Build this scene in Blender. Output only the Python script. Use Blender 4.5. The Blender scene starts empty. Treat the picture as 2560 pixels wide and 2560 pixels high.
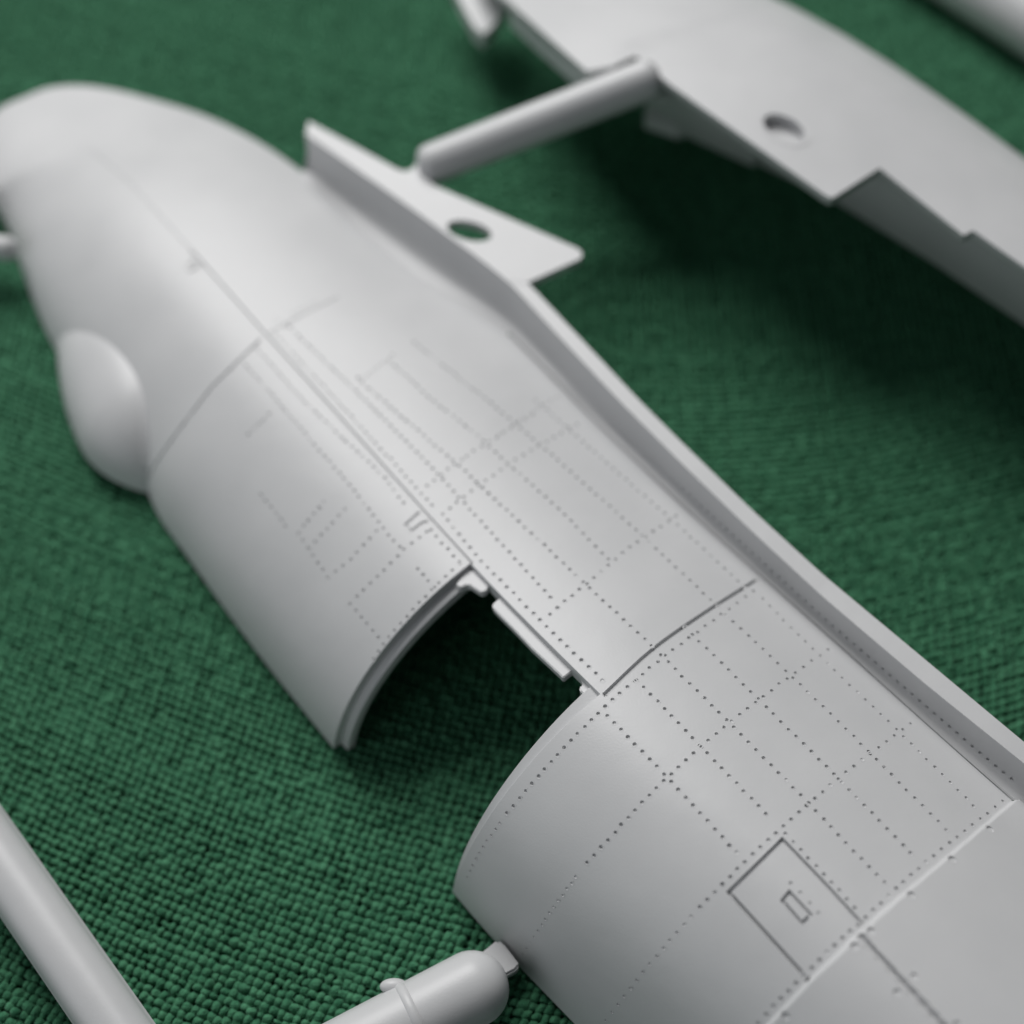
import bpy, bmesh, math, random
import numpy as np

# ------------------------------------------------------------------ units: 1 BU = 1 cm
scene = bpy.context.scene
COL = scene.collection
scene.unit_settings.scale_length = 0.01
R = math.radians

# ------------------------------------------------------------------ camera
F_PX, PITCH, CAM_H = 3500.0, R(58), 11.9
CAM = np.array([0.0, -CAM_H / math.tan(PITCH), CAM_H])
FWD = np.array([0.0, math.cos(PITCH), -math.sin(PITCH)])
RGT = np.array([1.0, 0.0, 0.0])
UPV = np.cross(RGT, FWD)
cd = bpy.data.cameras.new('camera')
cam = bpy.data.objects.new('camera', cd)
COL.objects.link(cam)
cam.location = CAM
cam.rotation_euler = (R(90) - PITCH, 0, 0)
cd.sensor_width = 36
cd.lens = F_PX / 2560 * 36
cd.clip_start, cd.clip_end = 0.1, 500
cd.dof.use_dof = True
cd.dof.focus_distance = 10.95
cd.dof.aperture_fstop = cd.lens * 1e-3 / 0.345
cd.dof.aperture_blades = 0
scene.camera = cam

# ------------------------------------------------------------------ world, lamp, exposure
w = bpy.data.worlds.new('World')
scene.world = w
w.use_nodes = True
bg = w.node_tree.nodes['Background']
bg.inputs['Color'].default_value = (0.86, 0.93, 1.0, 1)
bg.inputs['Strength'].default_value = 0.05


def area(name, direction, dist, size, power, col=(1, 1, 1), size_y=None):
    d = np.array(direction, float)
    d /= np.linalg.norm(d)
    l = bpy.data.lights.new(name, 'AREA')
    l.energy = power
    l.size = size
    if size_y:
        l.shape = 'RECTANGLE'
        l.size_y = size_y
    l.color = col
    o = bpy.data.objects.new(name, l)
    COL.objects.link(o)
    o.location = d * dist
    from mathutils import Vector
    o.rotation_euler = Vector(-d).to_track_quat('-Z', 'Y').to_euler()
    return o


area('window_light', (-0.23, 0.655, 0.72), 60, 36, 36500, (1.0, 0.99, 0.98))
area('flank_fill', (-0.70, -0.52, 0.30), 60, 45, 6200, (0.93, 0.96, 1.0))  # added low fill from the left, brightens the dark flank
scene.view_settings.view_transform = 'Standard'
scene.view_settings.look = 'None'
scene.view_settings.exposure = 0.09
scene.view_settings.gamma = 1
scene.cycles.max_bounces = 6
scene.cycles.sample_clamp_indirect = 4

# ------------------------------------------------------------------ pixel <-> space helpers
AZ = R(-41.5)
AX = -np.array([math.sin(AZ), math.cos(AZ), 0.0])      # fuselage axis, towards the viewer
TR = np.array([math.cos(AZ), -math.sin(AZ), 0.0])       # across it, to the right


def rays(px):
    px = np.atleast_2d(np.asarray(px, float))
    return FWD + RGT * ((px[:, :1] - 1280) / F_PX) - UPV * ((px[:, 1:2] - 1280) / F_PX)


def onz(px, z):
    d = rays(px)
    z = np.broadcast_to(np.asarray(z, float), (len(d),))
    return CAM + d * ((z - CAM[2]) / d[:, 2])[:, None]


def onplane(px, p0, n):
    d = rays(px)
    return CAM + d * (((np.asarray(p0) - CAM) @ n) / (d @ n))[:, None]


def proj(P):
    v = P - CAM
    zz = v @ FWD
    return np.stack([1280 + F_PX * (v @ RGT) / zz, 1280 - F_PX * (v @ UPV) / zz], -1)


def smooth_poly(pts, n):
    """cubic Hermite through pts, parameterised by chord length"""
    p = np.asarray(pts, float)
    d = np.r_[0, np.cumsum(np.linalg.norm(np.diff(p, axis=0), axis=1))]
    m = np.gradient(p, d, axis=0)
    x = np.linspace(0, d[-1], n)
    i = np.clip(np.searchsorted(d, x, 'right') - 1, 0, len(d) - 2)
    h = (d[i + 1] - d[i])[:, None]
    t = ((x - d[i])[:, None]) / h
    return ((2*t**3 - 3*t**2 + 1)*p[i] + (t**3 - 2*t**2 + t)*h*m[i] + (-2*t**3 + 3*t**2)*p[i+1] + (t**3 - t**2)*h*m[i+1])


def lin_poly(pts, n):
    p = np.asarray(pts, float)
    d = np.r_[0, np.cumsum(np.linalg.norm(np.diff(p, axis=0), axis=1))]
    x = np.linspace(0, d[-1], n)
    return np.stack([np.interp(x, d, p[:, k]) for k in range(p.shape[1])], -1)


def unit(v):
    return v / np.maximum(np.linalg.norm(v, axis=-1, keepdims=True), 1e-12)


# ------------------------------------------------------------------ mesh helpers
def obj(name, mesh, mat=None, parent=None, **props):
    o = bpy.data.objects.new(name, mesh)
    COL.objects.link(o)
    if mat is not None and mesh is not None and not mesh.materials:
        mesh.materials.append(mat)
    if parent is not None:
        o.parent = parent
    for k, v in props.items():
        o[k] = v
    return o


def thing(name, label, cat, loc=(0, 0, 0), group=None):
    o = bpy.data.objects.new(name, None)
    o.empty_display_size = 0.3
    COL.objects.link(o)
    o.location = loc
    o['label'] = label
    o['category'] = cat
    if group:
        o['group'] = group
    return o


def settle(root):
    """children were built in world space: keep them there under a moved root"""
    from mathutils import Matrix
    inv = Matrix.Translation(root.location).inverted()
    for c in root.children:
        c.matrix_parent_inverse = inv


def npmesh(name, V, Fq, smooth=True, normals=None):
    """Fq: (n,4) or (n,3) int array"""
    V = np.ascontiguousarray(V, dtype=np.float32)
    Fq = np.ascontiguousarray(Fq, dtype=np.int32)
    k = Fq.shape[1]
    m = bpy.data.meshes.new(name)
    m.vertices.add(len(V))
    m.vertices.foreach_set('co', V.ravel())
    m.loops.add(Fq.size)
    m.loops.foreach_set('vertex_index', Fq.ravel())
    m.polygons.add(len(Fq))
    m.polygons.foreach_set('loop_start', np.arange(0, Fq.size, k, dtype=np.int32))
    m.polygons.foreach_set('loop_total', np.full(len(Fq), k, dtype=np.int32))
    if smooth:
        m.polygons.foreach_set('use_smooth', np.ones(len(Fq), dtype=bool))
    m.update(calc_edges=True)
    if normals is not None:
        m.normals_split_custom_set_from_vertices(np.asarray(normals, dtype=np.float32))
    return m


def gridfaces(nr, nc):
    i = np.arange(nr * nc).reshape(nr, nc)
    return np.stack([i[:-1, :-1], i[1:, :-1], i[1:, 1:], i[:-1, 1:]], -1).reshape(-1, 4)


def gridmesh(name, P, smooth=True, flip=False):
    nr, nc = P.shape[:2]
    Fq = gridfaces(nr, nc)
    if flip:
        Fq = Fq[:, ::-1]
    return npmesh(name, P.reshape(-1, 3), Fq, smooth)


def bm_mesh(name, bm, smooth=False, angle=None):
    bmesh.ops.recalc_face_normals(bm, faces=bm.faces)
    m = bpy.data.meshes.new(name)
    bm.to_mesh(m)
    bm.free()
    if smooth:
        m.polygons.foreach_set('use_smooth', np.ones(len(m.polygons), dtype=bool))
        if angle:
            m.set_sharp_from_angle(angle=angle)
    return m


def plate(name, top, down, holes=(), bevel=0.0):
    """solid plate: outline (n,3) on top, swept by vector(s) 'down'; holes are loops on the same top"""
    bm = bmesh.new()
    loops = []
    for lp in [top] + list(holes):
        vs = [bm.verts.new(p) for p in lp]
        loops.append(vs)
        for a, b in zip(vs, vs[1:] + vs[:1]):
            bm.edges.new((a, b))
    bmesh.ops.triangle_fill(bm, edges=bm.edges[:], use_beauty=True)
    tops = bm.faces[:]
    ret = bmesh.ops.extrude_face_region(bm, geom=tops)
    vs = [g for g in ret['geom'] if isinstance(g, bmesh.types.BMVert)]
    bmesh.ops.translate(bm, verts=vs, vec=tuple(down))
    bmesh.ops.recalc_face_normals(bm, faces=bm.faces)
    if bevel:
        es = [e for e in bm.edges if len(e.link_faces) == 2 and e.calc_face_angle(0) > 0.6]
        bmesh.ops.bevel(bm, geom=es, offset=bevel, segments=2, affect='EDGES', clamp_overlap=True)
    return bm_mesh(name, bm, True, R(40))


def revolve_path(name, centers, radii, axis, n=40, side=None, seam=None):
    """swept round rod: centres along a straight axis with a radius each"""
    axis = unit(np.asarray(axis, float))
    a = unit(np.cross(axis, [0, 0, 1.0]))
    b = np.cross(a, axis)
    if b[2] < 0:
        b = -b
    th = np.linspace(0, 2 * math.pi, n, endpoint=False)
    ring = np.cos(th)[:, None] * a + np.sin(th)[:, None] * b
    if seam:                                              # small moulding seam on both sides
        k = np.exp(-((np.cos(th)**2 - 1) / 0.004)**2) * seam
        ring = ring * (1 + k)[:, None]
    P = np.asarray(centers)[:, None, :] + np.asarray(radii)[:, None, None] * ring[None]
    nr = len(P)
    V = P.reshape(-1, 3)
    i = np.arange(nr * n).reshape(nr, n)
    j = np.roll(i, -1, axis=1)
    Fq = np.stack([i[:-1], i[1:], j[1:], j[:-1]], -1).reshape(-1, 4)
    m = npmesh(name, V, Fq)
    bm = bmesh.new()
    bm.from_mesh(m)
    bmesh.ops.remove_doubles(bm, verts=bm.verts, dist=1e-5)
    bnd = [e for e in bm.edges if e.is_boundary]
    if bnd:
        bmesh.ops.holes_fill(bm, edges=bnd, sides=0)
    bpy.data.meshes.remove(m)
    return bm_mesh(name, bm, True, R(50))


# ------------------------------------------------------------------ materials
def mat(name):
    m = bpy.data.materials.new(name)
    m.use_nodes = True
    nt = m.node_tree
    b = nt.nodes['Principled BSDF']
    return m, nt, b


def plastic_material():
    m, nt, b = mat('grey_styrene')
    N, L = nt.nodes, nt.links
    tc = N.new('ShaderNodeTexCoord')
    n1 = N.new('ShaderNodeTexNoise')
    n1.inputs['Scale'].default_value = 1.3
    n1.inputs['Detail'].default_value = 6
    L.new(tc.outputs['Object'], n1.inputs['Vector'])
    cr = N.new('ShaderNodeValToRGB')
    cr.color_ramp.elements[0].position = 0.3
    cr.color_ramp.elements[0].color = (0.552, 0.558, 0.566, 1)
    cr.color_ramp.elements[1].position = 0.72
    cr.color_ramp.elements[1].color = (0.588, 0.593, 0.600, 1)
    L.new(n1.outputs['Fac'], cr.inputs['Fac'])
    L.new(cr.outputs['Color'], b.inputs['Base Color'])
    n2 = N.new('ShaderNodeTexNoise')
    n2.inputs['Scale'].default_value = 60
    n2.inputs['Detail'].default_value = 3
    L.new(tc.outputs['Object'], n2.inputs['Vector'])
    n3 = N.new('ShaderNodeTexNoise')
    n3.inputs['Scale'].default_value = 2.2
    n3.inputs['Detail'].default_value = 2
    L.new(tc.outputs['Object'], n3.inputs['Vector'])
    b1 = N.new('ShaderNodeBump')
    b1.inputs['Strength'].default_value = 0.16
    b1.inputs['Distance'].default_value = 0.006
    L.new(n2.outputs['Fac'], b1.inputs['Height'])
    b2 = N.new('ShaderNodeBump')
    b2.inputs['Strength'].default_value = 0.09
    b2.inputs['Distance'].default_value = 0.05
    L.new(n3.outputs['Fac'], b2.inputs['Height'])
    L.new(b1.outputs['Normal'], b2.inputs['Normal'])
    L.new(b2.outputs['Normal'], b.inputs['Normal'])
    rr = N.new('ShaderNodeMapRange')
    rr.inputs['To Min'].default_value = 0.33
    rr.inputs['To Max'].default_value = 0.46
    L.new(n1.outputs['Fac'], rr.inputs['Value'])
    L.new(rr.outputs['Result'], b.inputs['Roughness'])
    b.inputs['Specular IOR Level'].default_value = 0.42
    return m


def yarn_material():
    m, nt, b = mat('green_yarn')
    N, L = nt.nodes, nt.links
    tc = N.new('ShaderNodeTexCoord')
    n1 = N.new('ShaderNodeTexNoise')
    n1.inputs['Scale'].default_value = 9.5
    n1.inputs['Detail'].default_value = 2
    L.new(tc.outputs['Object'], n1.inputs['Vector'])
    cr = N.new('ShaderNodeValToRGB')
    e = cr.color_ramp.elements
    e[0].position, e[0].color = 0.28, (0.028, 0.132, 0.067, 1)
    e[1].position, e[1].color = 0.70, (0.074, 0.246, 0.134, 1)
    L.new(n1.outputs['Fac'], cr.inputs['Fac'])
    n0 = N.new('ShaderNodeTexNoise')
    n0.inputs['Scale'].default_value = 45
    n0.inputs['Detail'].default_value = 4
    L.new(tc.outputs['Object'], n0.inputs['Vector'])
    mx = N.new('ShaderNodeMix')
    mx.data_type = 'RGBA'
    mx.blend_type = 'MULTIPLY'
    mx.inputs[0].default_value = 0.55
    L.new(cr.outputs['Color'], mx.inputs[6])
    c2 = N.new('ShaderNodeValToRGB')
    c2.color_ramp.elements[0].position = 0.3
    c2.color_ramp.elements[0].color = (0.6, 0.6, 0.6, 1)
    c2.color_ramp.elements[1].position = 0.7
    c2.color_ramp.elements[1].color = (1.3, 1.25, 1.25, 1)
    L.new(n0.outputs['Fac'], c2.inputs['Fac'])
    L.new(c2.outputs['Color'], mx.inputs[7])
    L.new(mx.outputs[2], b.inputs['Base Color'])
    bp = N.new('ShaderNodeBump')
    bp.inputs['Strength'].default_value = 0.9
    bp.inputs['Distance'].default_value = 0.015
    L.new(n0.outputs['Fac'], bp.inputs['Height'])
    L.new(bp.outputs['Normal'], b.inputs['Normal'])
    b.inputs['Roughness'].default_value = 0.85
    b.inputs['Specular IOR Level'].default_value = 0.12
    b.inputs['Sheen Weight'].default_value = 0.15
    b.inputs['Sheen Roughness'].default_value = 0.5
    b.inputs['Sheen Tint'].default_value = (0.6, 0.9, 0.75, 1)
    return m


def base_cloth_material():
    m, nt, b = mat('green_cloth_ground')
    N, L = nt.nodes, nt.links
    tc = N.new('ShaderNodeTexCoord')
    n1 = N.new('ShaderNodeTexNoise')
    n1.inputs['Scale'].default_value = 9
    L.new(tc.outputs['Object'], n1.inputs['Vector'])
    cr = N.new('ShaderNodeValToRGB')
    cr.color_ramp.elements[0].color = (0.020, 0.085, 0.045, 1)
    cr.color_ramp.elements[1].color = (0.040, 0.140, 0.078, 1)
    L.new(n1.outputs['Fac'], cr.inputs['Fac'])
    L.new(cr.outputs['Color'], b.inputs['Base Color'])
    b.inputs['Roughness'].default_value = 0.95
    b.inputs['Specular IOR Level'].default_value = 0.1
    return m


PLASTIC = plastic_material()
YARN = yarn_material()
GROUND = base_cloth_material()
rng = np.random.default_rng(7)
random.seed(7)

# ================================================================== the cloth
PITCH_Y = 0.081                                           # yarn pitch
YTOP = 0.045                                              # yarn top above z = 0 is cut to touch the parts


def cloth_map(a, b):
    x, y = a.copy(), b.copy()
    for _ in range(12):
        yy = np.clip(-0.4 - y, 0, 6)
        x = a - 0.055 * yy**2
        y = b + 2.0 * np.log(np.cosh((x - 1.8) / 4.0))
    return x, y


def yarns(nset, lo, hi, alo, ahi, swap):
    """one family of yarns; returns verts, quads. 'along' runs lo..hi, yarns sit at k*pitch in alo..ahi"""
    k0, k1 = int(math.floor(alo / PITCH_Y)), int(math.ceil(ahi / PITCH_Y))
    j0, j1 = int(math.floor(lo / PITCH_Y)), int(math.ceil(hi / PITCH_Y))
    seg = 4
    ks = np.arange(k0, k1 + 1)
    js = np.arange(j0 * seg, j1 * seg + 1) / seg           # in crossings
    K, J = np.meshgrid(ks, js, indexing='ij')
    sgn = 1 if swap else -1
    h = sgn * np.cos(math.pi * (J + K))
    h = np.sign(h) * np.abs(h)**0.8
    n1 = np.cumsum(rng.normal(0, 1, K.shape), axis=1)
    n1 = n1 - np.apply_along_axis(lambda r: np.convolve(r, np.ones(25) / 25, 'same'), 1, n1)
    jit = 0.0055 * n1 / max(n1.std(), 1e-6)
    across = K * PITCH_Y + rng.normal(0, 0.0062, len(ks))[:, None] + jit
    along = J * PITCH_Y
    wv = rng.normal(0, 1, (len(ks), len(range(j0, j1 + 2))))
    ci = np.clip(np.round(js - j0).astype(int), 0, wv.shape[1] - 1)
    wid = (0.425 * PITCH_Y) * (1 + rng.normal(0, 0.11, len(ks))[:, None] + 0.13 * wv[:, ci]) * (0.88 + 0.20 * (h * 0.5 + 0.5))
    hz = (0.027 if swap else 0.026) * h + 0.0075 * wv[:, ci]
    ang = np.radians([-20, 35, 90, 145, 200])
    # centre line in space and its sideways direction
    if swap:
        x, y = cloth_map(along, across)
        x2, y2 = cloth_map(along, across + 0.02)
    else:
        x, y = cloth_map(across, along)
        x2, y2 = cloth_map(across + 0.02, along)
    c = np.stack([x, y, hz], -1)
    sd = unit(np.stack([x2 - x, y2 - y, np.zeros_like(x)], -1))
    V = (c[:, :, None, :] + (np.cos(ang)[None, None, :, None] * wid[:, :, None, None]) * sd[:, :, None, :]
         + np.array([0, 0, 1.0]) * (np.sin(ang) * 0.023)[None, None, :, None])
    nk, nj, na = V.shape[:3]
    idx = np.arange(nk * nj * na).reshape(nk, nj, na)
    q = np.stack([idx[:, :-1, :-1], idx[:, 1:, :-1], idx[:, 1:, 1:], idx[:, :-1, 1:]], -1)
    # keep what the picture (with a margin) can see
    px = proj(c.reshape(-1, 3)).reshape(nk, nj, 2)
    vis = (px[..., 0] > -200) & (px[..., 0] < 2760) & (px[..., 1] > -200) & (px[..., 1] < 2720)
    hid = (px[..., 0] - 980) * 0.66 - (px[..., 1] - 1500) * 0.62                # deep under the near half nothing shows
    lon = (px[..., 0]) * 0.62 + px[..., 1] * 0.66
    vis &= ~((hid > 235) & (hid < 430) & (lon > 1900)) & ~((hid > 120) & (hid < 330) & (lon < 1300) & (lon > 700) & (px[..., 0] < 900))
    keep = vis[:, :-1] & vis[:, 1:]
    q = q[keep].reshape(-1, 4)
    if not swap:
        q = q[:, ::-1]
    V = V.reshape(-1, 3)
    used = np.unique(q)
    remap = np.full(len(V), -1)
    remap[used] = np.arange(len(used))
    return V[used], remap[q]


Va, Qa = yarns(0, -14, 13, -11, 11, False)
Vb, Qb = yarns(1, -11, 11, -14, 13, True)
base = bmesh.new()
bmesh.ops.create_grid(base, x_segments=2, y_segments=2, size=60)
bmesh.ops.translate(base, verts=base.verts, vec=(0, 0, -0.10))
cloth = obj('cloth', bm_mesh('cloth', base), GROUND, kind='structure')
cloth['label'] = 'dark green coarse woven cloth spread under the model parts'
V = np.concatenate([Va, Vb])
V[:, 2] -= 0.045
weave = npmesh('weave', V, np.concatenate([Qa, Qb + len(Va)]))
obj('weave', weave, YARN, cloth, kind='stuff')
# loose fibres standing off the yarns
NFB = 5200
fx = rng.uniform(-100, 2660, NFB)
fy = 2700 - 2500 * rng.random(NFB)**1.35
fp = onz(np.stack([fx, fy], -1), 0.0)
fa, fl_ = rng.uniform(0, 2 * math.pi, NFB), rng.uniform(0.035, 0.13, NFB)
fh, fc = rng.uniform(0.004, 0.030, NFB), rng.normal(0, 0.9, NFB)
fv_, nseg = [], 5
for k in range(nseg + 1):
    t = k / nseg
    an = fa + fc * t
    mid_ = fp + np.stack([np.cos(an) * fl_ * (t - 0.5), np.sin(an) * fl_ * (t - 0.5), -0.012 + fh * 4 * t * (1 - t)], -1)
    sd_ = np.stack([-np.sin(an), np.cos(an), np.zeros(NFB)], -1) * 0.0016
    fv_ += [mid_ - sd_, mid_ + sd_]
FVv = np.stack(fv_, 1)
ib = (np.arange(NFB) * 2 * (nseg + 1))[:, None]
fq = np.concatenate([np.concatenate([ib + 2 * k, ib + 2 * k + 1, ib + 2 * k + 3, ib + 2 * k + 2], 1) for k in range(nseg)])
obj('fibres', npmesh('fibres', FVv.reshape(-1, 3), fq), YARN, cloth, kind='stuff')
import os
if os.environ.get('DBG'): print('weave tris', 2 * (len(Qa) + len(Qb)))

# ================================================================== near fuselage half: the surface
def table(xs, ys):
    xs, ys = np.asarray(xs, float), np.asarray(ys, float)
    p = smooth_poly(np.stack([xs, ys], -1), 400)
    return lambda s: np.interp(s, p[:, 0], p[:, 1])


zM = table([-8.0, -6.6, -5.2, -2.6, 0.84, 2.55, 5.1, 8], [0.40, 0.62, 0.90, 1.15, 1.47, 1.74, 2.02, 2.2])
zG = table([-8.0, -6.6, -5.2, -2.6, 0.84, 2.55, 5.1, 8], [0.40, 0.45, 0.58, 0.79, 1.03, 1.15, 1.35, 1.5])
zF = lambda s: zG(s) + np.interp(s, [-5, -3, 0, 3, 7], [0.48, 0.46, 0.40, 0.30, 0.26])
zL = lambda s: 0.055 + 0.30 * np.exp(-np.clip(np.asarray(s, float) + 6.9, 0, 9) / 0.35)
TIP = (46, 249)
L_PX = [TIP, (10, 262), (-28, 305), (-46, 380), (-30, 470), (23, 578), (70, 717), (121, 840), (195, 965), (280, 1100), (363, 1222), (400, 1296), (466, 1389), (619, 1600), (830, 1866),
        (980, 2050), (1128, 2226), (1233, 2348), (1300, 2418), (1400, 2522), (1700, 2832), (2000, 3140)]
M_PX = [TIP, (80, 268), (160, 325), (259, 402), (321, 455), (481, 631), (657, 830), (1060, 1280), (1180, 1411), (1507, 1741), (1900, 2115), (2300, 2480), (2700, 2845)]
G_PX = [TIP, (90, 229), (140, 217), (200, 214), (270, 222), (370, 246), (530, 297), (640, 352), (740, 420), (890, 562), (1030, 680), (1273, 830), (1438, 1000), (1700, 1254), (2060, 1576), (2422, 1900), (2550, 2012), (2900, 2320)]
F2_PX = [(762, 333), (1000, 500), (1190, 640), (1273, 706), (1376, 819), (1545, 1000), (1700, 1156), (1880, 1330), (2060, 1496), (2314, 1712), (2560, 1910), (2900, 2180)]
F3_PX = [(749, 311), (1020, 470), (1220, 610), (1319, 705), (1600, 1001), (1700, 1100), (1880, 1273), (2060, 1437), (2319, 1652), (2560, 1853), (2900, 2134)]


def soften(px, frac):
    p = lin_poly(px, 3000)
    k = int(3000 * frac)
    q = np.r_[p[:1] - (p[1:k + 1][::-1] - p[:1]), p, p[-1:] + (p[-1:] - p[-k - 1:-1][::-1])]
    ker = np.hanning(2 * k + 1)
    ker /= ker.sum()
    return np.stack([np.convolve(q[:, c], ker, 'valid') for c in range(2)], -1)


def curve3(px, zf, frac=None):
    p = smooth_poly(px, 3000) if frac is None else soften(px, frac)
    s = np.zeros(len(p))
    for _ in range(8):
        P = onz(p, zf(s))
        s = P @ AX
    s = np.maximum.accumulate(s + np.arange(len(s)) * 1e-9)
    return lambda q: np.stack([np.interp(q, s, P[:, k]) for k in range(3)], -1)


cL, cM, cG = curve3(L_PX, zL), curve3(M_PX, zM), curve3(G_PX, zG)
cF2, cF3 = curve3(F2_PX, zF, 0.025), curve3(F3_PX, zF, 0.02)
S_REAR, S_NEAR, S_T1, S_T3 = 0.84, 2.55, -2.61, 5.0
S_TIP = float(onz([TIP], 0.3)[0] @ AX)
S_FL = float(cF2(-50.0) @ AX)                              # where the wing fillet starts
S_END = 7.6


def surf(s, v):
    """s (n,), v (m,) -> (n,m,3); v: 0 left edge, 1 panel line, 2 fillet groove"""
    A, B, C = cL(s)[:, None], cM(s)[:, None], cG(s)[:, None]
    v = v[None, :, None]
    t0 = R(11)
    th = t0 + np.clip(v, 0, 1) * (math.pi / 2 - t0)
    up = np.array([0, 0, 1.0])
    flat = lambda p: p * np.array([1, 1, 0.0])
    P1 = flat(A) + (flat(B) - flat(A)) * (1 - np.cos(th) / math.cos(t0)) + up * (A[..., 2:] + (B[..., 2:] - A[..., 2:]) * (np.sin(th) - math.sin(t0)) / (1 - math.sin(t0)))
    x = np.clip(v - 1, 0, 1)
    P2 = flat(B) + (flat(C) - flat(B)) * x + up * (B[..., 2:] + (C[..., 2:] - B[..., 2:]) * (0.12 * x + 0.88 * x * x))
    return np.where(v <= 1, P1, P2)


def densify(lo, hi, step, marks, fine=0.006, n=4):
    a = [np.arange(lo, hi, step(lo) if callable(step) else step)]
    if callable(step):
        x, l = lo, []
        while x < hi:
            l.append(x)
            x += step(x)
        a = [np.array(l)]
    base = a[0]
    for mk in marks:
        base = base[np.abs(base - mk) > fine * (n + 0.6)]
        base = np.r_[base, mk + fine * np.arange(-n, n + 1)]
    base = np.unique(np.round(np.r_[base, lo, hi], 6))
    return base[(base >= lo) & (base <= hi)]


step = lambda s: 0.0105 if -0.3 < s < 6.3 else (0.018 if -2.6 < s <= -0.3 else 0.045)
SS = densify(S_TIP + 0.02, S_END, step, [S_REAR, S_NEAR, S_T1, S_T3])
# v steps: about 0.012 cm apart
v1 = np.linspace(0, 1, 215)
v2 = 1 + np.linspace(0, 1, 225)
VV = np.unique(np.round(np.r_[v1, v2, 1 + np.array([-3, -2, -1, 1, 2, 3]) * 0.0022, 2 - np.array([1, 2, 3]) * 0.003], 6))
P0 = surf(SS, VV)


def grid_normals(P):
    du = np.gradient(P, axis=0)
    dv = np.gradient(P, axis=1)
    return unit(np.cross(du, dv))


N0 = grid_normals(P0)
if (N0[..., 2].mean() < 0):
    N0 = -N0
PX0 = proj(P0.reshape(-1, 3)).reshape(P0.shape[:2] + (2,))
SG = np.broadcast_to(SS[:, None], P0.shape[:2])
VG = np.broadcast_to(VV[None], P0.shape[:2])
ST = 5
sub = PX0[::ST, ::ST]
subf = sub.reshape(-1, 2)


def locate(px):
    """pixel points -> (point, normal, grid index) on the skin"""
    px = np.atleast_2d(np.asarray(px, float))
    out_p, out_n, out_i = [], [], []
    for q in px:
        k = int(np.argmin(((subf - q)**2).sum(1)))
        i, j = (k // sub.shape[1]) * ST, (k % sub.shape[1]) * ST
        i0, i1, j0, j1 = max(0, i - 8), i + 9, max(0, j - 8), j + 9
        w_ = ((PX0[i0:i1, j0:j1] - q)**2).sum(-1)
        a = np.unravel_index(int(np.argmin(w_)), w_.shape)
        i, j = i0 + a[0], j0 + a[1]
        n = N0[i, j]
        d = FWD + RGT * ((q[0] - 1280) / F_PX) - UPV * ((q[1] - 1280) / F_PX)
        p = CAM + d * (((P0[i, j] - CAM) @ n) / (d @ n))
        out_p.append(p)
        out_n.append(n)
        out_i.append((i, j))
    return np.array(out_p), np.array(out_n), out_i


DISP = np.zeros(P0.shape[:2])


def window(p, rad):
    """slice of the grid that can be within rad of point p (by s, and all v)"""
    s = p @ AX
    i0, i1 = np.searchsorted(SS, s - rad * 1.6), np.searchsorted(SS, s + rad * 1.6)
    return slice(max(0, i0), i1 + 1)


def groove(px, wid, depth, n=None, closed=False):
    """engraved line along pixel polyline (width, depth in cm)"""
    p = np.asarray(px, float)
    if closed:
        p = np.r_[p, p[:1]]
    ln = np.linalg.norm(np.diff(p, axis=0), axis=1).sum()
    q = lin_poly(p, max(4, int(ln / 5)))
    P, _, _ = locate(q)
    s = P @ AX
    best = np.full(DISP.shape, 9.0)
    for a, b in zip(P[:-1], P[1:]):
        s0, s1 = min(a @ AX, b @ AX) - wid * 2, max(a @ AX, b @ AX) + wid * 2
        i0, i1 = np.searchsorted(SS, s0), np.searchsorted(SS, s1) + 1
        # limit columns by projected bounds
        mid = PX0[(i0 + min(i1, len(SS) - 1)) // 2]
        qa = proj(np.array([a, b]))
        xlo, xhi = qa[:, 0].min() - 60, qa[:, 0].max() + 60
        jj = np.where((mid[:, 0] > xlo) & (mid[:, 0] < xhi))[0]
        if len(jj) == 0:
            continue
        sl = (slice(i0, i1), slice(jj[0], jj[-1] + 1))
        d = P0[sl] - a
        ab = b - a
        t = np.clip((d @ ab) / max(ab @ ab, 1e-12), 0, 1)
        dist = np.linalg.norm(d - t[..., None] * ab, axis=-1)
        best[sl] = np.minimum(best[sl], dist)
    DISP[:] = np.where(best < wid / 2, np.minimum(DISP, -depth), DISP)


# engraved panel lines: the skin is cut away and a channel laid in
CHANNELS = []


def channel(px, wid, depth, closed=False, off=0.0):
    p = [np.array(q, float) for q in px]
    if closed:
        p = p + [p[0]]
    pts = []
    m_ = len(p)

    def sharp(i):
        if i in (0, m_ - 1):
            return closed
        u1, u2 = unit(p[i] - p[i - 1]), unit(p[i + 1] - p[i])
        return float(u1 @ u2) < 0.9

    for i, (a, b) in enumerate(zip(p[:-1], p[1:])):
        l_ = np.linalg.norm(b - a)
        lo_ = 15 if sharp(i) else 0
        hi_ = l_ - (15 if sharp(i + 1) else 0)
        pts.append(a)
        if hi_ > lo_:
            k = max(1, int((hi_ - lo_) / 9))
            ts = np.linspace(lo_, hi_, k + 1)
            ts = [t for t in ts if 0.5 < t < l_ - 0.5]
            pts += [a + (b - a) * t / l_ for t in ts]
    if not closed:
        pts.append(p[-1])
    CHANNELS.append((np.array(pts), wid, depth, closed))
    groove(px, wid * 1.12 + 0.004, depth + 0.014, closed=closed)


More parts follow.
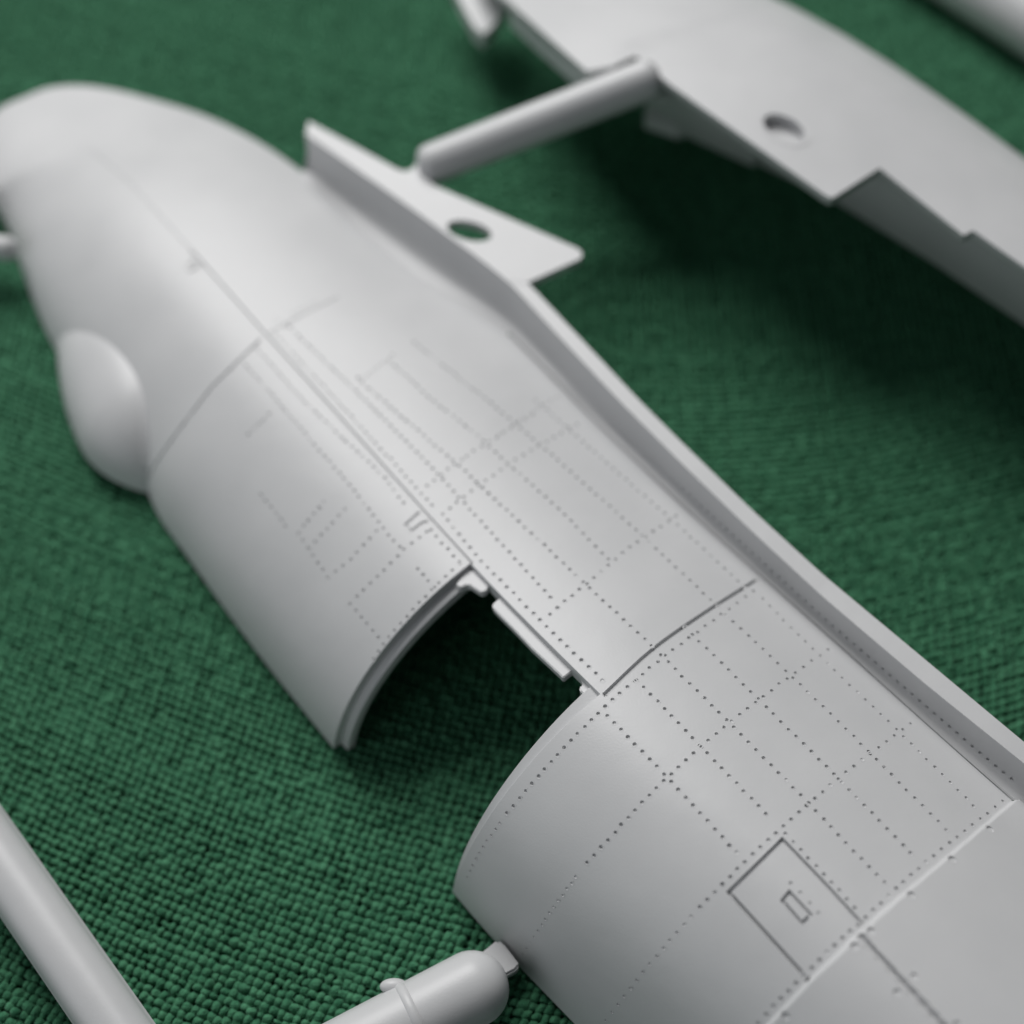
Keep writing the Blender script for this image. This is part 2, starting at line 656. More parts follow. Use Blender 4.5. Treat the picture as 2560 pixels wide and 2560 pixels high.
e = lambda *pts: [(1600 + x / 2.0125, 1600 + y / 2.0125) for x, y in pts]
channel([(225, 374), (259, 402), (321, 455), (478, 627)], 0.022, 0.008)
M_LINE = [(481, 631), (657, 830), (1060, 1280), (1176, 1407)]
channel(M_LINE, 0.032, 0.022)
channel([(374, 1196), (380, 1174), (410, 1126), (470, 1045), (530, 967), (652, 848)], 0.024, 0.014)
channel([(672, 834), (742, 795), (848, 742)], 0.014, 0.005)
channel(smooth_poly([(1512, 1735), (1630, 1625), (1760, 1533), (1892, 1449)], 12), 0.031, 0.030)
channel(e((838, 1702), (446, 1270), (717, 1004), (920, 1215), (1112, 1424)), 0.031, 0.032)
channel(e((752, 1268), (716, 1312), (814, 1424), (860, 1384)), 0.026, 0.030, closed=True)
channel(e((1108, 1499), (1300, 1705), (1520, 1945), (1640, 2080)), 0.035, 0.030)
channel([(1052, 1277), (1014, 1311), (1027, 1328), (1055, 1307), (1074, 1301)], 0.020, 0.014)
channel([(490, 647), (463, 668), (472, 680), (505, 658)], 0.020, 0.010)
channel(soften([(1273, 834), (1438, 1001), (1700, 1255), (2060, 1577), (2422, 1901), (2540, 2006)], 0.03)[::20], 0.048, 0.034)
# raised nose panels beyond the step line
T3 = np.array(e((560, 2015), (640, 1932), (845, 1715), (1120, 1455), (1240, 1345), (1560, 1075), (1900, 785), (2000, 700)))
P3, _, _ = locate(lin_poly(T3, 160))
t3s, t3t = P3 @ AX, P3 @ TR
o3 = np.argsort(t3t)
s_step = np.interp(P0 @ TR, t3t[o3], t3s[o3])
dstep = (P0 @ AX) - s_step
rise = np.clip(dstep / 0.022, 0, 1)
DISP += 0.032 * rise * rise * (3 - 2 * rise)
# teardrop blister low on the rear side
bs = -3.42
ds = (P0 @ AX - bs) / np.where(P0 @ AX > bs, 0.84, 1.30)
arc = np.where(VG <= 1, P0[..., 2] - 0.12, 9)
dz = arc / np.where(arc > 0, 0.60, 0.9)
r2 = ds**2 + dz**2
bl = np.sqrt(np.clip(1 - r2, 0, 1))
DISP += (0.325 + 0.07 * np.tanh(1.5 * ds)) * np.where(r2 < 1, bl, 0)**(1.78 - 0.18 * np.tanh(2 * ds)) * (VG < 1)

# ---------------------------------------------------------------- rivets
RIV = []                                                   # (px, radius, depth)


def row(pts, sp0, sp1=None, r=0.0156, depth=0.019, skip=0.02, fn=None):
    sp1 = sp1 or sp0
    p = np.asarray(pts, float)
    d = np.r_[0, np.cumsum(np.linalg.norm(np.diff(p, axis=0), axis=1))]
    x = 0.0
    while x <= d[-1] + 1e-6:
        q = np.array([np.interp(x, d, p[:, k]) for k in range(2)]) + rng.normal(0, 0.7, 2)
        faint = 0.35 if rng.random() < skip * 1.5 else 1.0
        RIV.append((q, r * (1 + rng.normal(0, 0.05)), faint * depth * rng.uniform(0.75, 1.15)))
        x += sp0 + (sp1 - sp0) * x / d[-1]


B = lambda *pts: [(800 + x / 2.147, 1000 + y / 2.147) for x, y in pts]
D = lambda *pts: [(700 + x / 1.932, 1200 + y / 1.932) for x, y in pts]
# section between the opening and the step
row([(1518, 1788), (1681, 1957), (1862, 2154)], 25, 28)
row([(1591, 1700), (1683, 1793), (1760, 1874), (1924, 2044)], 25, 27)
row(e((105, 74), (431, 397), (807, 779), (1235, 1227)), 25.4, 28)
row(e((226, -64), (491, 192), (947, 645), (1382, 1091)), 25.4, 28)
row([(1815, 1537)] + e((582, 10), (959, 370), (1268, 678), (1547, 957)), 25.2, 28)
row([(1908, 1497), (1962, 1553)] + e((843, 20), (1221, 382), (1692, 845)), 25, 28, r=0.015, depth=0.016)
row(e((949, 47), (724, 206), (526, 356), (280, 560), (83, 744), (7, 820)) + D((1674, 1638), (1540, 1787), (1477, 1858)), 25, 25.5)
row([(1440, 2192), (1378, 2275), (1304, 2393)], 19, 17, r=0.012, depth=0.006)
row(e((1364, 422), (1215, 531), (1057, 650), (897, 783), (734, 925), (563, 1080), (448, 1195), (294, 1352)), 25, 27)
row(e((257, 1392), (150, 1512), (22, 1662), (-100, 1820), (-190, 1940)), 26.5, 25, r=0.013, depth=0.011)
row(e((1827, 810), (1680, 927), (1479, 1085), (1316, 1227), (1151, 1382), (974, 1542), (773, 1738), (621, 1900), (560, 1968)), 24, 28)
row(e((732, 974), (890, 1141), (1089, 1353)), 27.8, 28.6, skip=0, r=0.0145)
row(e((756, 1221), (808, 1274), (906, 1380)), 35, skip=0, r=0.0125, depth=0.013)
row([(1885, 1478), (1776, 1556)] + D((1804, 892), (1725, 958), (1572, 1090), (1430, 1232), (1293, 1380), (1166, 1526), (1080, 1632)), 25, 24)
row(D((1062, 1655), (1000, 1740), (935, 1850), (900, 1925)), 19, 16, r=0.011, depth=0.011)
# side panel between the panel line and the wing fillet
row([(688, 836), (926, 1093), (1085, 1269)], 15.5, 20, r=0.014)
row([(1106, 1285), (1200, 1399), (1375, 1575), (1510, 1703)], 21.5, 25)
row([(712, 807), (848, 938), (912, 1000), (1079, 1169), (1121, 1214), (1250, 1355), (1391, 1510)], 15.5, 22.7, r=0.0155)
row([(895, 945), (965, 1009), (1149, 1166), (1307, 1313), (1438, 1436)] + [(1489, 1484), (1635, 1619)], 17.5, 24.5)
row([(973, 902), (1086, 1005), (1200, 1094), (1263, 1153), (1400, 1275), (1533, 1410)], 18.5, 23)
row([(1035, 856), (1205, 990), (1225, 1006), (1370, 1128), (1600, 1334), (1691, 1419), (1800, 1520)], 18, 24.5)
row([(1340, 1000), (1430, 1081), (1694, 1312), (1870, 1476)], 19, 24, r=0.014, depth=0.016)
row([(1375, 1535), (1394, 1518), (1471, 1455), (1572, 1370), (1678, 1298), (1700, 1283)], 24, 23)
row([(1167, 1139), (1339, 1032)], 22, 21, r=0.014, depth=0.016)
row([(1106, 1285), (1183, 1224), (1280, 1154), (1450, 1056)], 23, 22, r=0.014)
row([(1068, 1214), (1130, 1165), (1167, 1139)], 22, 21, r=0.014)
row([(905, 949), (983, 887)], 17, 16, r=0.012, depth=0.011)
row([(1247, 1088), (1366, 1006), (1397, 990)], 20, 19, r=0.012, depth=0.011)
row([(690, 800), (790, 755)], 15, 15, r=0.011, depth=0.006)
# rear side panel, left of the panel line
row([(640, 870), (760, 1003), (963, 1196), (1012, 1262)], 16, 20, r=0.0145)
row(B((595, 697), (654, 767), (752, 875)), 21.5, r=0.015)
row(D((868, 402), (727, 537), (622, 645), (500, 790), (440, 880)), 24, 22, r=0.014, depth=0.016)
row(D((663, 425), (745, 520)), 21.5, r=0.014, depth=0.016)
row(D((337, 597), (420, 694), (497, 790)), 22, r=0.0145, depth=0.016)
row(D((338, 597), (470, 465), (610, 325), (728, 240)), 24, r=0.0145, depth=0.017)
row(D((230, 467), (330, 395), (427, 288), (497, 213)), 24, r=0.0145, depth=0.016)
row([(615, 914), (760, 1080), (890, 1231), (970, 1335), (1000, 1368)], 16.5, 21, r=0.0145, depth=0.016)
row([(671, 1035), (610, 1096)], 18, r=0.0145, depth=0.015)
row([(862, 1273), (769, 1375)], 22, r=0.0145, depth=0.016)
row([(810, 1254), (745, 1333)], 20, r=0.0145, depth=0.016)
row([(745, 1333), (820, 1445)], 22, r=0.0145, depth=0.016)
row([(652, 1236), (722, 1324)], 20, r=0.0145, depth=0.015)
NOSE_R = e((1752, 965), (1564, 1118), (1361, 1296), (1160, 1476), (1080, 1550), (1374, 1703), (1293, 1780), (742, 1887), (1590, 1945), (1500, 2010))
for q in NOSE_R:
    RIV.append((np.array(q), 0.028, 0.011))

RP, RN, RI = locate([r[0] for r in RIV])
# seat rivets on the displaced skin, open a pit for each cup
for k, (q, r, dp) in enumerate(RIV):
    i, j = RI[k]
    RP[k] = RP[k] + RN[k] * max(DISP[i, j], 0)
PITS = np.zeros_like(DISP)
for k, (q, r, dp) in enumerate(RIV):
    i, j = RI[k]
    a = slice(max(0, i - 14), i + 15), slice(max(0, j - 14), j + 15)
    d = np.linalg.norm(P0[a] + N0[a] * np.maximum(DISP[a], 0)[..., None] - RP[k], axis=-1)
    PITS[a] = np.where(d < r * 1.06, np.maximum(PITS[a], dp * 1.35 + 0.004), PITS[a])
P1 = P0 + N0 * (DISP - PITS)[..., None]
NS = P0 + N0 * np.maximum(DISP, 0)[..., None]
N1 = grid_normals(NS)

# ---------------------------------------------------------------- split the skin into its panels
nr, nc = P0.shape[:2]
cs = (SG[:-1, :-1] + SG[1:, 1:]) / 2
cv = (VG[:-1, :-1] + VG[1:, 1:]) / 2
cpx = (PX0[:-1, :-1] + PX0[1:, 1:]) / 2
cst = (dstep[:-1, :-1] + dstep[1:, 1:]) / 2


def inpoly(p, poly):
    x, y = p[..., 0], p[..., 1]
    ins = np.zeros(x.shape, bool)
    n = len(poly)
    for k in range(n):
        (xa, ya), (xb, yb) = poly[k], poly[(k + 1) % n]
        c = ((ya > y) != (yb > y)) & (x < (xb - xa) * (y - ya) / ((yb - ya) + 1e-12) + xa)
        ins ^= c
    return ins


opening = (cv < 1) & (cs > S_REAR) & (cs < S_NEAR)
hatch = inpoly(cpx, e((717, 1004), (446, 1270), (846, 1710), (1119, 1432))) & (cst < 0)
n_line = e((1102, 1492), (1640, 2080), (3000, 3560))
left_n = inpoly(cpx, e((1102, 1492), (1640, 2080), (3000, 3560), (-2000, 3560), (0, 1492)))
ids = np.zeros(cs.shape, int)
ids[(cv < 1) & (cs <= S_T1)] = 1
ids[(cv >= 1) & (cs <= S_T1)] = 2
ids[(cv < 1) & (cs > S_T1) & (cs <= S_REAR)] = 3
# side panel runs to the cross line in front of the opening
ids[(cv >= 1) & (cs > S_T1) & (cs <= S_NEAR)] = 4
ids[(cs > S_NEAR) & (cst < 0.0)] = 5
ids[(cst >= 0) & left_n] = 6
ids[(cst >= 0) & ~left_n] = 7
ids[hatch] = 8
ids[opening] = 0

root1 = thing('fuselage_half', 'large grey plastic model fuselage half with riveted panels and a rectangular side opening', 'model part',
              tuple(onz([(1500, 1900)], 0.0)[0]), group='moulded fuselage halves')
PANEL = {1: 'skin_panel', 2: 'skin_panel', 3: 'skin_panel', 4: 'skin_panel', 5: 'skin_panel', 6: 'nose_panel', 7: 'nose_panel', 8: 'access_hatch'}
GF = gridfaces(nr, nc)
panel_obj = {}
VF, NF = P1.reshape(-1, 3), N1.reshape(-1, 3)
for k in range(1, 9):
    q = GF[ids.ravel() == k]
    used = np.unique(q)
    remap = np.full(len(VF), -1)
    remap[used] = np.arange(len(used))
    me = npmesh(PANEL[k], VF[used], remap[q], True, NF[used])
    me.update()
    panel_obj[k] = obj(PANEL[k], me, PLASTIC, root1)
panel_obj[8]['label'] = 'engraved rectangular hatch with a small latch outline'
if os.environ.get('DBG'): print('skin quads', (ids > 0).sum())

# channels of the panel lines
for pts, wid, depth, closed in CHANNELS:
    P_, N_, I_ = locate(pts)
    P_ = P_ + N_ * np.array([max(DISP[i], 0) for i in I_])[:, None]
    n_ = len(P_)
    sides, scal = [], []
    for k in range(n_):
        a = P_[k] - P_[k - 1] if (k > 0 or closed) else P_[1] - P_[0]
        b = P_[(k + 1) % n_] - P_[k] if (k < n_ - 1 or closed) else a
        a, b = unit(a), unit(b)
        t = unit(a + b)
        sides.append(unit(np.cross(t, N_[k])))
        scal.append(1 / max(0.5, float(t @ a)))
    S_ = np.array(sides) * np.array(scal)[:, None]
    h = wid / 2
    fl = h + 0.016
    sec = [(-fl, -0.0004), (-h - 0.003, 0.0006), (-h * 0.97, -0.003), (-h * 0.80, -depth), (h * 0.80, -depth), (h * 0.97, -0.003), (h + 0.003, 0.0006), (fl, -0.0004)]
    ch = np.stack([P_ + S_ * x_ + N_ * y_ for x_, y_ in sec], 1)
    if closed:
        ch = np.concatenate([ch, ch[:1]], 0)
    cm = gridmesh('panel_line', ch, True)
    cm.set_sharp_from_angle(angle=R(38))
    cnt = np.bincount([ids[min(i[0], nr - 2), min(i[1], nc - 2)] for i in I_], minlength=9)
    cnt[0] = 0
    obj('panel_line', cm, PLASTIC, panel_obj[int(cnt.argmax())])

# rivet cups
from mathutils import Matrix, Vector


def cup(name, r, depth, flange, n=14, k=(0.93, 0.5, 0.62)):
    bm = bmesh.new()
    rings = []
    for rad, z in ((flange, -0.012), (r * 1.04, 0.0), (r * k[0], -depth * k[1]), (r * k[2], -depth)):
        rings.append([bm.verts.new((rad * math.cos(2 * math.pi * k / n), rad * math.sin(2 * math.pi * k / n), z)) for k in range(n)])
    for a, b in zip(rings[:-1], rings[1:]):
        for k in range(n):
            bm.faces.new((a[k], a[(k + 1) % n], b[(k + 1) % n], b[k]))
    bm.faces.new(rings[-1])
    for f in bm.faces:
        f.normal_update()
    m = bpy.data.meshes.new(name)
    bm.normal_update()
    bm.to_mesh(m)
    bm.free()
    m.polygons.foreach_set('use_smooth', np.ones(len(m.polygons), dtype=bool))
    m.set_sharp_from_angle(angle=R(30))
    return m


cup_mesh = cup('rivet', 1.0, 1.0, 1.7)
cup_mesh.materials.append(PLASTIC)
big_mesh = cup('rivet', 1.0, 1.0, 1.5, 24, (0.95, 0.9, 0.9))
big_mesh.materials.append(PLASTIC)
cz = np.linalg.norm(RP - CAM, axis=1)
order = np.argsort([-(RIV[k][1] / cz[k]) - (10 if RIV[k][1] > 0.02 else 0) for k in range(len(RIV))])
# cup geometry as arrays, for the joined remainder
cv_ = np.array([v.co for v in cup_mesh.vertices])
cf_ = [tuple(p.vertices) for p in cup_mesh.polygons]
rest_v, rest_f = [], []
n_ind = 0
for k in order:
    q, r, dp = RIV[k]
    i, j = RI[k]
    pid = ids[min(i, ids.shape[0] - 1), min(j, ids.shape[1] - 1)]
    if pid == 0:
        continue
    z = Vector(RN[k])
    rot = z.to_track_quat('Z', 'Y').to_matrix().to_4x4()
    M4 = Matrix.Translation(Vector(RP[k] + RN[k] * 0.0004)) @ rot @ Matrix.Diagonal((r, r, dp, 1))
    if n_ind < 300:
        o = obj('rivet', big_mesh if r > 0.02 else cup_mesh, None, panel_obj[int(pid)])
        o.matrix_local = M4
        n_ind += 1
    else:
        A4 = np.array(M4)
        base_i = len(rest_v) * len(cv_)
        rest_v.append(cv_ @ A4[:3, :3].T + A4[:3, 3])
        rest_f += [tuple(base_i + a for a in f) for f in cf_]
if rest_v:
    m = bpy.data.meshes.new('rivets')
    m.from_pydata(np.concatenate(rest_v).tolist(), [], rest_f)
    m.polygons.foreach_set('use_smooth', np.ones(len(m.polygons), dtype=bool))
    m.set_sharp_from_angle(angle=R(30))
    obj('rivets', m, PLASTIC, root1, kind='stuff')

# ---------------------------------------------------------------- wing fillet, ledge, tab
sf = np.r_[np.linspace(S_FL + 0.01, -1.0, 80)[:-1], np.linspace(-1.0, S_END, 640)]
G3, A3, C3 = cG(sf), cF2(sf), cF3(sf)
th = np.linspace(0, 1, 56) * math.pi / 2
xx = (np.sin(th)**0.85)[None, :, None]
zz = ((1 - np.cos(th))**1.5)[None, :, None]
flat = lambda p: p * np.array([1, 1, 0.0])
FIL = flat(G3)[:, None] + (flat(A3) - flat(G3))[:, None] * xx + np.array([0, 0, 1.0]) * (G3[:, None, 2:] - 0.012 + (A3[:, None, 2:] - G3[:, None, 2:] + 0.012) * zz)
fr_px = lin_poly([(1376, 935), (1475, 1019), (1700, 1219), (2071, 1555), (2455, 1886), (2540, 1956)], 4000)
fpx = proj(FIL.reshape(-1, 3))
fn = grid_normals(FIL).reshape(-1, 3)
fn[fn[:, 2] < 0] *= -1
FV = FIL.reshape(-1, 3)
FD = np.zeros(len(FV))
ln = np.r_[0, np.cumsum(np.linalg.norm(np.diff(fr_px, axis=0), axis=1))]
x = 0.0
fv, ff = [], []
while x < ln[-1]:
    q = np.array([np.interp(x, ln, fr_px[:, 0]), np.interp(x, ln, fr_px[:, 1])])
    k = int(np.argmin(((fpx - q)**2).sum(1)))
    n = fn[k]
    d = rays([q])[0]
    p = CAM + d * (((FV[k] - CAM) @ n) / (d @ n))
    rr_ = 0.0150
    FD = np.where(np.linalg.norm(FV - p, axis=1) < rr_ * 1.06, 0.03, FD)
    rot = Vector(n).to_track_quat('Z', 'Y').to_matrix().to_4x4()
    M4 = np.array(Matrix.Translation(Vector(p + n * 0.0006)) @ rot @ Matrix.Diagonal((rr_, rr_, 0.019, 1)))
    bi = len(fv) * len(cv_)
    fv.append(cv_ @ M4[:3, :3].T + M4[:3, 3])
    ff += [tuple(bi + a for a in f) for f in cf_]
    x += 19 + 7 * x / ln[-1]
obj_f = obj('wing_fillet', npmesh('wing_fillet', FV - fn * FD[:, None], gridfaces(*FIL.shape[:2]), True, fn), PLASTIC, root1)
m = bpy.data.meshes.new('fillet_rivets')
m.from_pydata(np.concatenate(fv).tolist(), [], ff)
m.polygons.foreach_set('use_smooth', np.ones(len(m.polygons), dtype=bool))
m.set_sharp_from_angle(angle=R(30))
obj('fillet_rivets', m, PLASTIC, obj_f, kind='stuff')

# ledge: a flat strip with a rounded inner lip and an outer edge
DN = np.array([0, 0, -1.0])
rim = [A3 + DN * 0.006, A3 + (C3 - A3) * 0.04, A3 + (C3 - A3) * 0.5, C3 - (C3 - A3) * 0.03, C3 + DN * 0.010, C3 + DN * 0.09, C3 - (C3 - A3) * 0.5 + DN * 0.09]
LED = np.stack(rim, 1)
led0 = LED[0]
LED = LED[A3 @ AX > float(cF2(0.0) @ AX) * 0 + float(onz([(1268, 702)], 1.25)[0] @ AX)]
led = gridmesh('wing_root_ledge', LED, True)
led.set_sharp_from_angle(angle=R(35))
obj('wing_root_ledge', led, PLASTIC, root1)
# triangular tab with the elliptical locating hole
t_out = [(771, 303), (880, 361), (993, 423), (1010, 428), (1030, 424), (1046, 412), (1076, 440), (1081, 462), (1260, 540), (1440, 619), (1453, 628), (1455, 641), (1448, 648), (1319, 706)]
t3 = []
for q in t_out:
    s_ = -3.0
    for _ in range(6):
        p_ = onz([q], float(zF(s_)) + 0.003)[0]
        s_ = p_ @ AX
    t3.append(p_)
sA, sB = float(onz([(1276, 708)], 1.25)[0] @ AX), S_FL + 0.02
t3 = np.concatenate([np.array(t3), cF2(np.linspace(sA, sB, 40)) + np.array([0, 0, 0.003])])
cen = (1173, 577)
hole = []
for k in range(40):
    a = 2 * math.pi * k / 40
    u_, v_ = 57 * math.cos(a), 24 * math.sin(a)
    q = (cen[0] + u_ * math.cos(R(13)) - v_ * math.sin(R(13)), cen[1] + u_ * math.sin(R(13)) + v_ * math.cos(R(13)))
    s_ = -3.0
    for _ in range(6):
        p_ = onz([q], float(zF(s_)) + 0.003)[0]
        s_ = p_ @ AX
    hole.append(p_)
obj('wing_tab', plate('wing_tab', t3, (0, 0, -0.10), [np.array(hole)]), PLASTIC, root1)
# end face of the fillet at the tail side
endp = np.r_[FIL[0], [led0[3]], [led0[5]], [FIL[0, 0] + DN * 0.1]]
bm = bmesh.new()
bm.faces.new([bm.verts.new(p) for p in endp])
obj('fillet_end', bm_mesh('fillet_end', bm), PLASTIC, root1)

# ---------------------------------------------------------------- inside of the shell, edges, light-blocking wall
TH = 0.13
si = np.unique(np.r_[np.linspace(S_TIP + 0.3, S_END, 150), S_REAR - 0.04, S_NEAR + 0.12])
vi = np.unique(np.r_[np.linspace(0.02, 2, 60), 1.0 + 0.02])
PI_ = surf(si, vi)
NI_ = grid_normals(PI_)
PI_ = PI_ - NI_ * TH
PI_[..., 2] = np.maximum(PI_[..., 2], 0.03)
qi = gridfaces(len(si), len(vi))
ci_s = ((si[:-1] + si[1:]) / 2)[:, None] + 0 * vi[None, :-1]
ci_v = ((vi[:-1] + vi[1:]) / 2)[None, :] + 0 * si[:-1, None]
keep = ~((ci_v < 1.02) & (ci_s > S_REAR - 0.04) & (ci_s < S_NEAR + 0.12))
obj('inner_shell', npmesh('inner_shell', PI_.reshape(-1, 3), qi[keep.ravel()]), PLASTIC, root1)


def strip(name, rings, smooth=True, ang=35):
    m = gridmesh(name, np.stack(rings, 1), smooth)
    m.set_sharp_from_angle(angle=R(ang))
    return obj(name, m, PLASTIC, root1)


# lower edge of the skin: its flat parting face
for lo, hi in ((S_TIP + 0.6, S_REAR), (S_NEAR, S_END)):
    s_ = np.linspace(lo, hi, 160)
    p_ = surf(s_, np.array([0.0]))[:, 0]
    bulge = np.interp(s_, SS, (DISP * (VG == 0))[:, 0]) if lo < S_T1 else 0 * s_
    n_ = N0[np.clip(np.searchsorted(SS, s_), 0, nr - 1), 0]
    p_ = p_ + n_ * bulge[:, None]
    strip('parting_edge', [p_ + np.array([0, 0, 0.004]), p_ - n_ * 0.008 + DN * 0.014, p_ - n_ * 0.12 + DN * 0.016, p_ - n_ * 0.12 + np.array([0, 0, 0.2])])

# rims of the opening (recessed lip all round)
va = np.linspace(0.0, 1.0, 90)


def rim_strip(name, s0, e, wid, drop1, drop2, extra=0.0):
    p = surf(np.array([s0]), va)[0]
    i = int(np.argmin(np.abs(SS - s0)))
    n = np.stack([np.interp(va, VV, N0[i][:, k]) for k in range(3)], -1)
    n = unit(n)
    w_ = wid[0] + (wid[1] - wid[0]) * va[:, None]
    ev = e[None]
    return strip(name, [p, p - n * 0.004 + ev * 0.003, p - n * drop1 + ev * 0.004, p - n * (drop1 + 0.003) + ev * w_, p - n * (drop1 + 0.012) + ev * (w_ + 0.008), p - n * drop2 + ev * (w_ + 0.008), p - n * drop2 - ev * 0.05])


rim_strip('opening_rim', S_REAR, AX, (0.085, 0.085), 0.085, 0.17)
rim_strip('opening_rim', S_NEAR, -AX, (0.030, 0.115), 0.040, 0.14)

# long sill along the panel line: wall, then ledges with notches
s_ = np.linspace(S_REAR, S_NEAR, 60)
p_ = cM(s_)
n_ = unit(N0[np.clip(np.searchsorted(SS, s_), 0, nr - 1), int(np.argmin(np.abs(VV - 1)))])
dwn = unit(np.array([0, 0, -1.0]) - TR * 0.12)
strip('sill_wall', [p_, p_ - TR * 0.004 + DN * 0.005, p_ + DN * 0.055 - TR * 0.008, p_ + DN * 0.13 - TR * 0.008, p_ + DN * 0.13 + TR * 0.05])
c_ = lambda *pts: [(1150 + x / 3.864, 1350 + y / 3.864) for x, y in pts]
pl0 = p_[30] + DN * 0.055
nn = unit(np.cross(unit(p_[-1] - p_[0]), TR))
nn = nn if nn[2] > 0 else -nn
sills = [c_((60, 275), (150, 300), (300, 425), (276, 452), (252, 490), (205, 508), (140, 466), (96, 436), (50, 436), (10, 460), (-40, 430)),
         c_((395, 545), (720, 860), (1085, 1225), (1130, 1270), (1085, 1262), (1040, 1296), (995, 1332), (955, 1290), (850, 1192), (690, 1042), (530, 872), (370, 712), (312, 650), (316, 615)),
         c_((1080, 1225), (1400, 1500), (1372, 1545), (1260, 1556), (1210, 1500), (1158, 1452), (1152, 1425), (1168, 1405), (1190, 1398), (1150, 1320), (1090, 1262))]
for pts in sills:
    t_ = onplane(pts, pl0, nn)
    obj('sill_ledge', plate('sill_ledge', t_, tuple(-nn * 0.075), bevel=0.008), PLASTIC, root1)

# added wall that blocks light under the wing root, and the tail side skirt
sk = np.linspace(S_FL + 0.05, S_END, 80)
kt = cG(sk) + DN * 0.10
obj('light_block_wall', gridmesh('light_block_wall', np.stack([kt, kt * np.array([1, 1, 0]) + TR * 0.05 + np.array([0, 0, 0.03])], 1)), PLASTIC, root1)
sk = np.linspace(S_TIP + 0.05, S_FL + 0.1, 80)
kt = cG(sk)
o_ = unit(kt - cM(sk)) * np.array([1, 1, 0])
obj('tail_skirt', gridmesh('tail_skirt', np.stack([kt, kt + o_ * 0.04 + DN * 0.05, kt * np.array([1, 1, 0]) + o_ * 0.06 + np.array([0, 0, 0.03])], 1)), PLASTIC, root1)

# ================================================================== far fuselage half (mirror part)
root2 = thing('fuselage_half', 'second grey plastic fuselage half with notched lower edge, out of focus behind the runner', 'model part',
              tuple(onz([(2100, 500)], 0.0)[0]), group='moulded fuselage halves')
E2 = [(1180, -80), (1274, 6), (1370, 93), (1466, 177), (1535, 165), (1556, 112), (1675, 211), (1870, 350), (2062, 487), (2078, 495), (2088, 491), (2199, 420), (2409, 588), (2433, 576), (2560, 666), (2760, 810), (2960, 950)]
R2 = [(1400, -150), (1500, -60), (1580, 0), (1640, 30), (1685, 52), (1700, 60), (1790, 100), (1980, 190), (2140, 283), (2150, 290), (2160, 296), (2250, 345), (2440, 460), (2460, 470), (2580, 545), (2780, 680), (2980, 815)]
S2 = [(1740, -160), (1850, -60), (1935, -5), (1990, 22), (2035, 46), (2040, 50), (2110, 88), (2230, 162), (2345, 240), (2350, 245), (2356, 248), (2430, 300), (2560, 395), (2575, 406), (2680, 480), (2860, 610), (3040, 745)]
NR = 600
dE = np.r_[0, np.cumsum(np.linalg.norm(np.diff(np.array(E2, float), axis=0), axis=1))]
tt = np.linspace(0, dE[-1], NR)
pl = lambda pts: np.stack([np.interp(tt, dE, np.array(pts, float)[:, k]) for k in range(2)], -1)
S2A, S2B = float(onz([(1180, -80)], 0.6)[0] @ AX), float(onz([(2000, 420)], 1.7)[0] @ AX)


def ramp2(s):
    t = np.clip((s - S2A) / (S2B - S2A), 0, 1)
    return 0.42 + 0.58 * (2 * t - t * t)


s3 = onz(pl(S2), 1.40)
for _ in range(6):
    s3 = onz(pl(S2), 1.40 * ramp2(s3 @ AX))
sS, tS = s3 @ AX, s3 @ TR
oS = np.argsort(sS)


def h2(P):
    x = np.interp(P @ AX, sS[oS], tS[oS]) - P @ TR
    ramp = ramp2(P @ AX)
    return ramp * (1.40 + 0.72 * (1 - np.exp(-np.clip(x, 0, 9) / 0.75)) - 0.04 * np.clip(x - 1.0, 0, 3))


e3 = onz(pl(E2), 1.9)
for _ in range(10):
    e3 = onz(pl(E2), h2(e3))
cols = []
for x in np.linspace(0, 1, 60):
    q = e3 + (s3 - e3) * x
    q[:, 2] = h2(q)
    cols.append(q)
r3 = cols[30]
BODY = np.stack(cols, 1)
bpx = proj(BODY.reshape(-1, 3)).reshape(BODY.shape[:2] + (2,))
qf = gridfaces(*BODY.shape[:2])
bc = ((bpx[:-1, :-1] + bpx[1:, 1:]) / 2).reshape(-1, 2)
hc, ha, hb, hr = (1960, 320), 56, 29, R(24)
dx, dy = bc[:, 0] - hc[0], bc[:, 1] - hc[1]
uu, vv = dx * math.cos(hr) + dy * math.sin(hr), -dx * math.sin(hr) + dy * math.cos(hr)
inside = (uu / (ha * 1.05))**2 + (vv / (hb * 1.05))**2 < 1
obj('skin_panel', npmesh('skin_panel', BODY.reshape(-1, 3), qf[~inside]), PLASTIC, root2)
# locating hole: collar and pocket
k = int(np.argmin(((bpx.reshape(-1, 2) - hc)**2).sum(1)))
bn = grid_normals(BODY).reshape(-1, 3)[k]
bn = bn if bn[2] > 0 else -bn
rings = []
for f_, dn_ in ((1.32, -0.002), (1.0, -0.002), (0.97, 0.12), (0.1, 0.125)):
    a = np.linspace(0, 2 * math.pi, 41)
    u_, v_ = ha * f_ * np.cos(a), hb * f_ * np.sin(a)
    q = np.stack([hc[0] + u_ * math.cos(hr) - v_ * math.sin(hr), hc[1] + u_ * math.sin(hr) + v_ * math.cos(hr)], -1)
    rings.append(onplane(q, BODY.reshape(-1, 3)[k], bn) - bn * dn_)
hm = gridmesh('locating_hole', np.stack(rings, 0), True)
hm.set_sharp_from_angle(angle=R(35))
obj('locating_hole', hm, PLASTIC, root2)
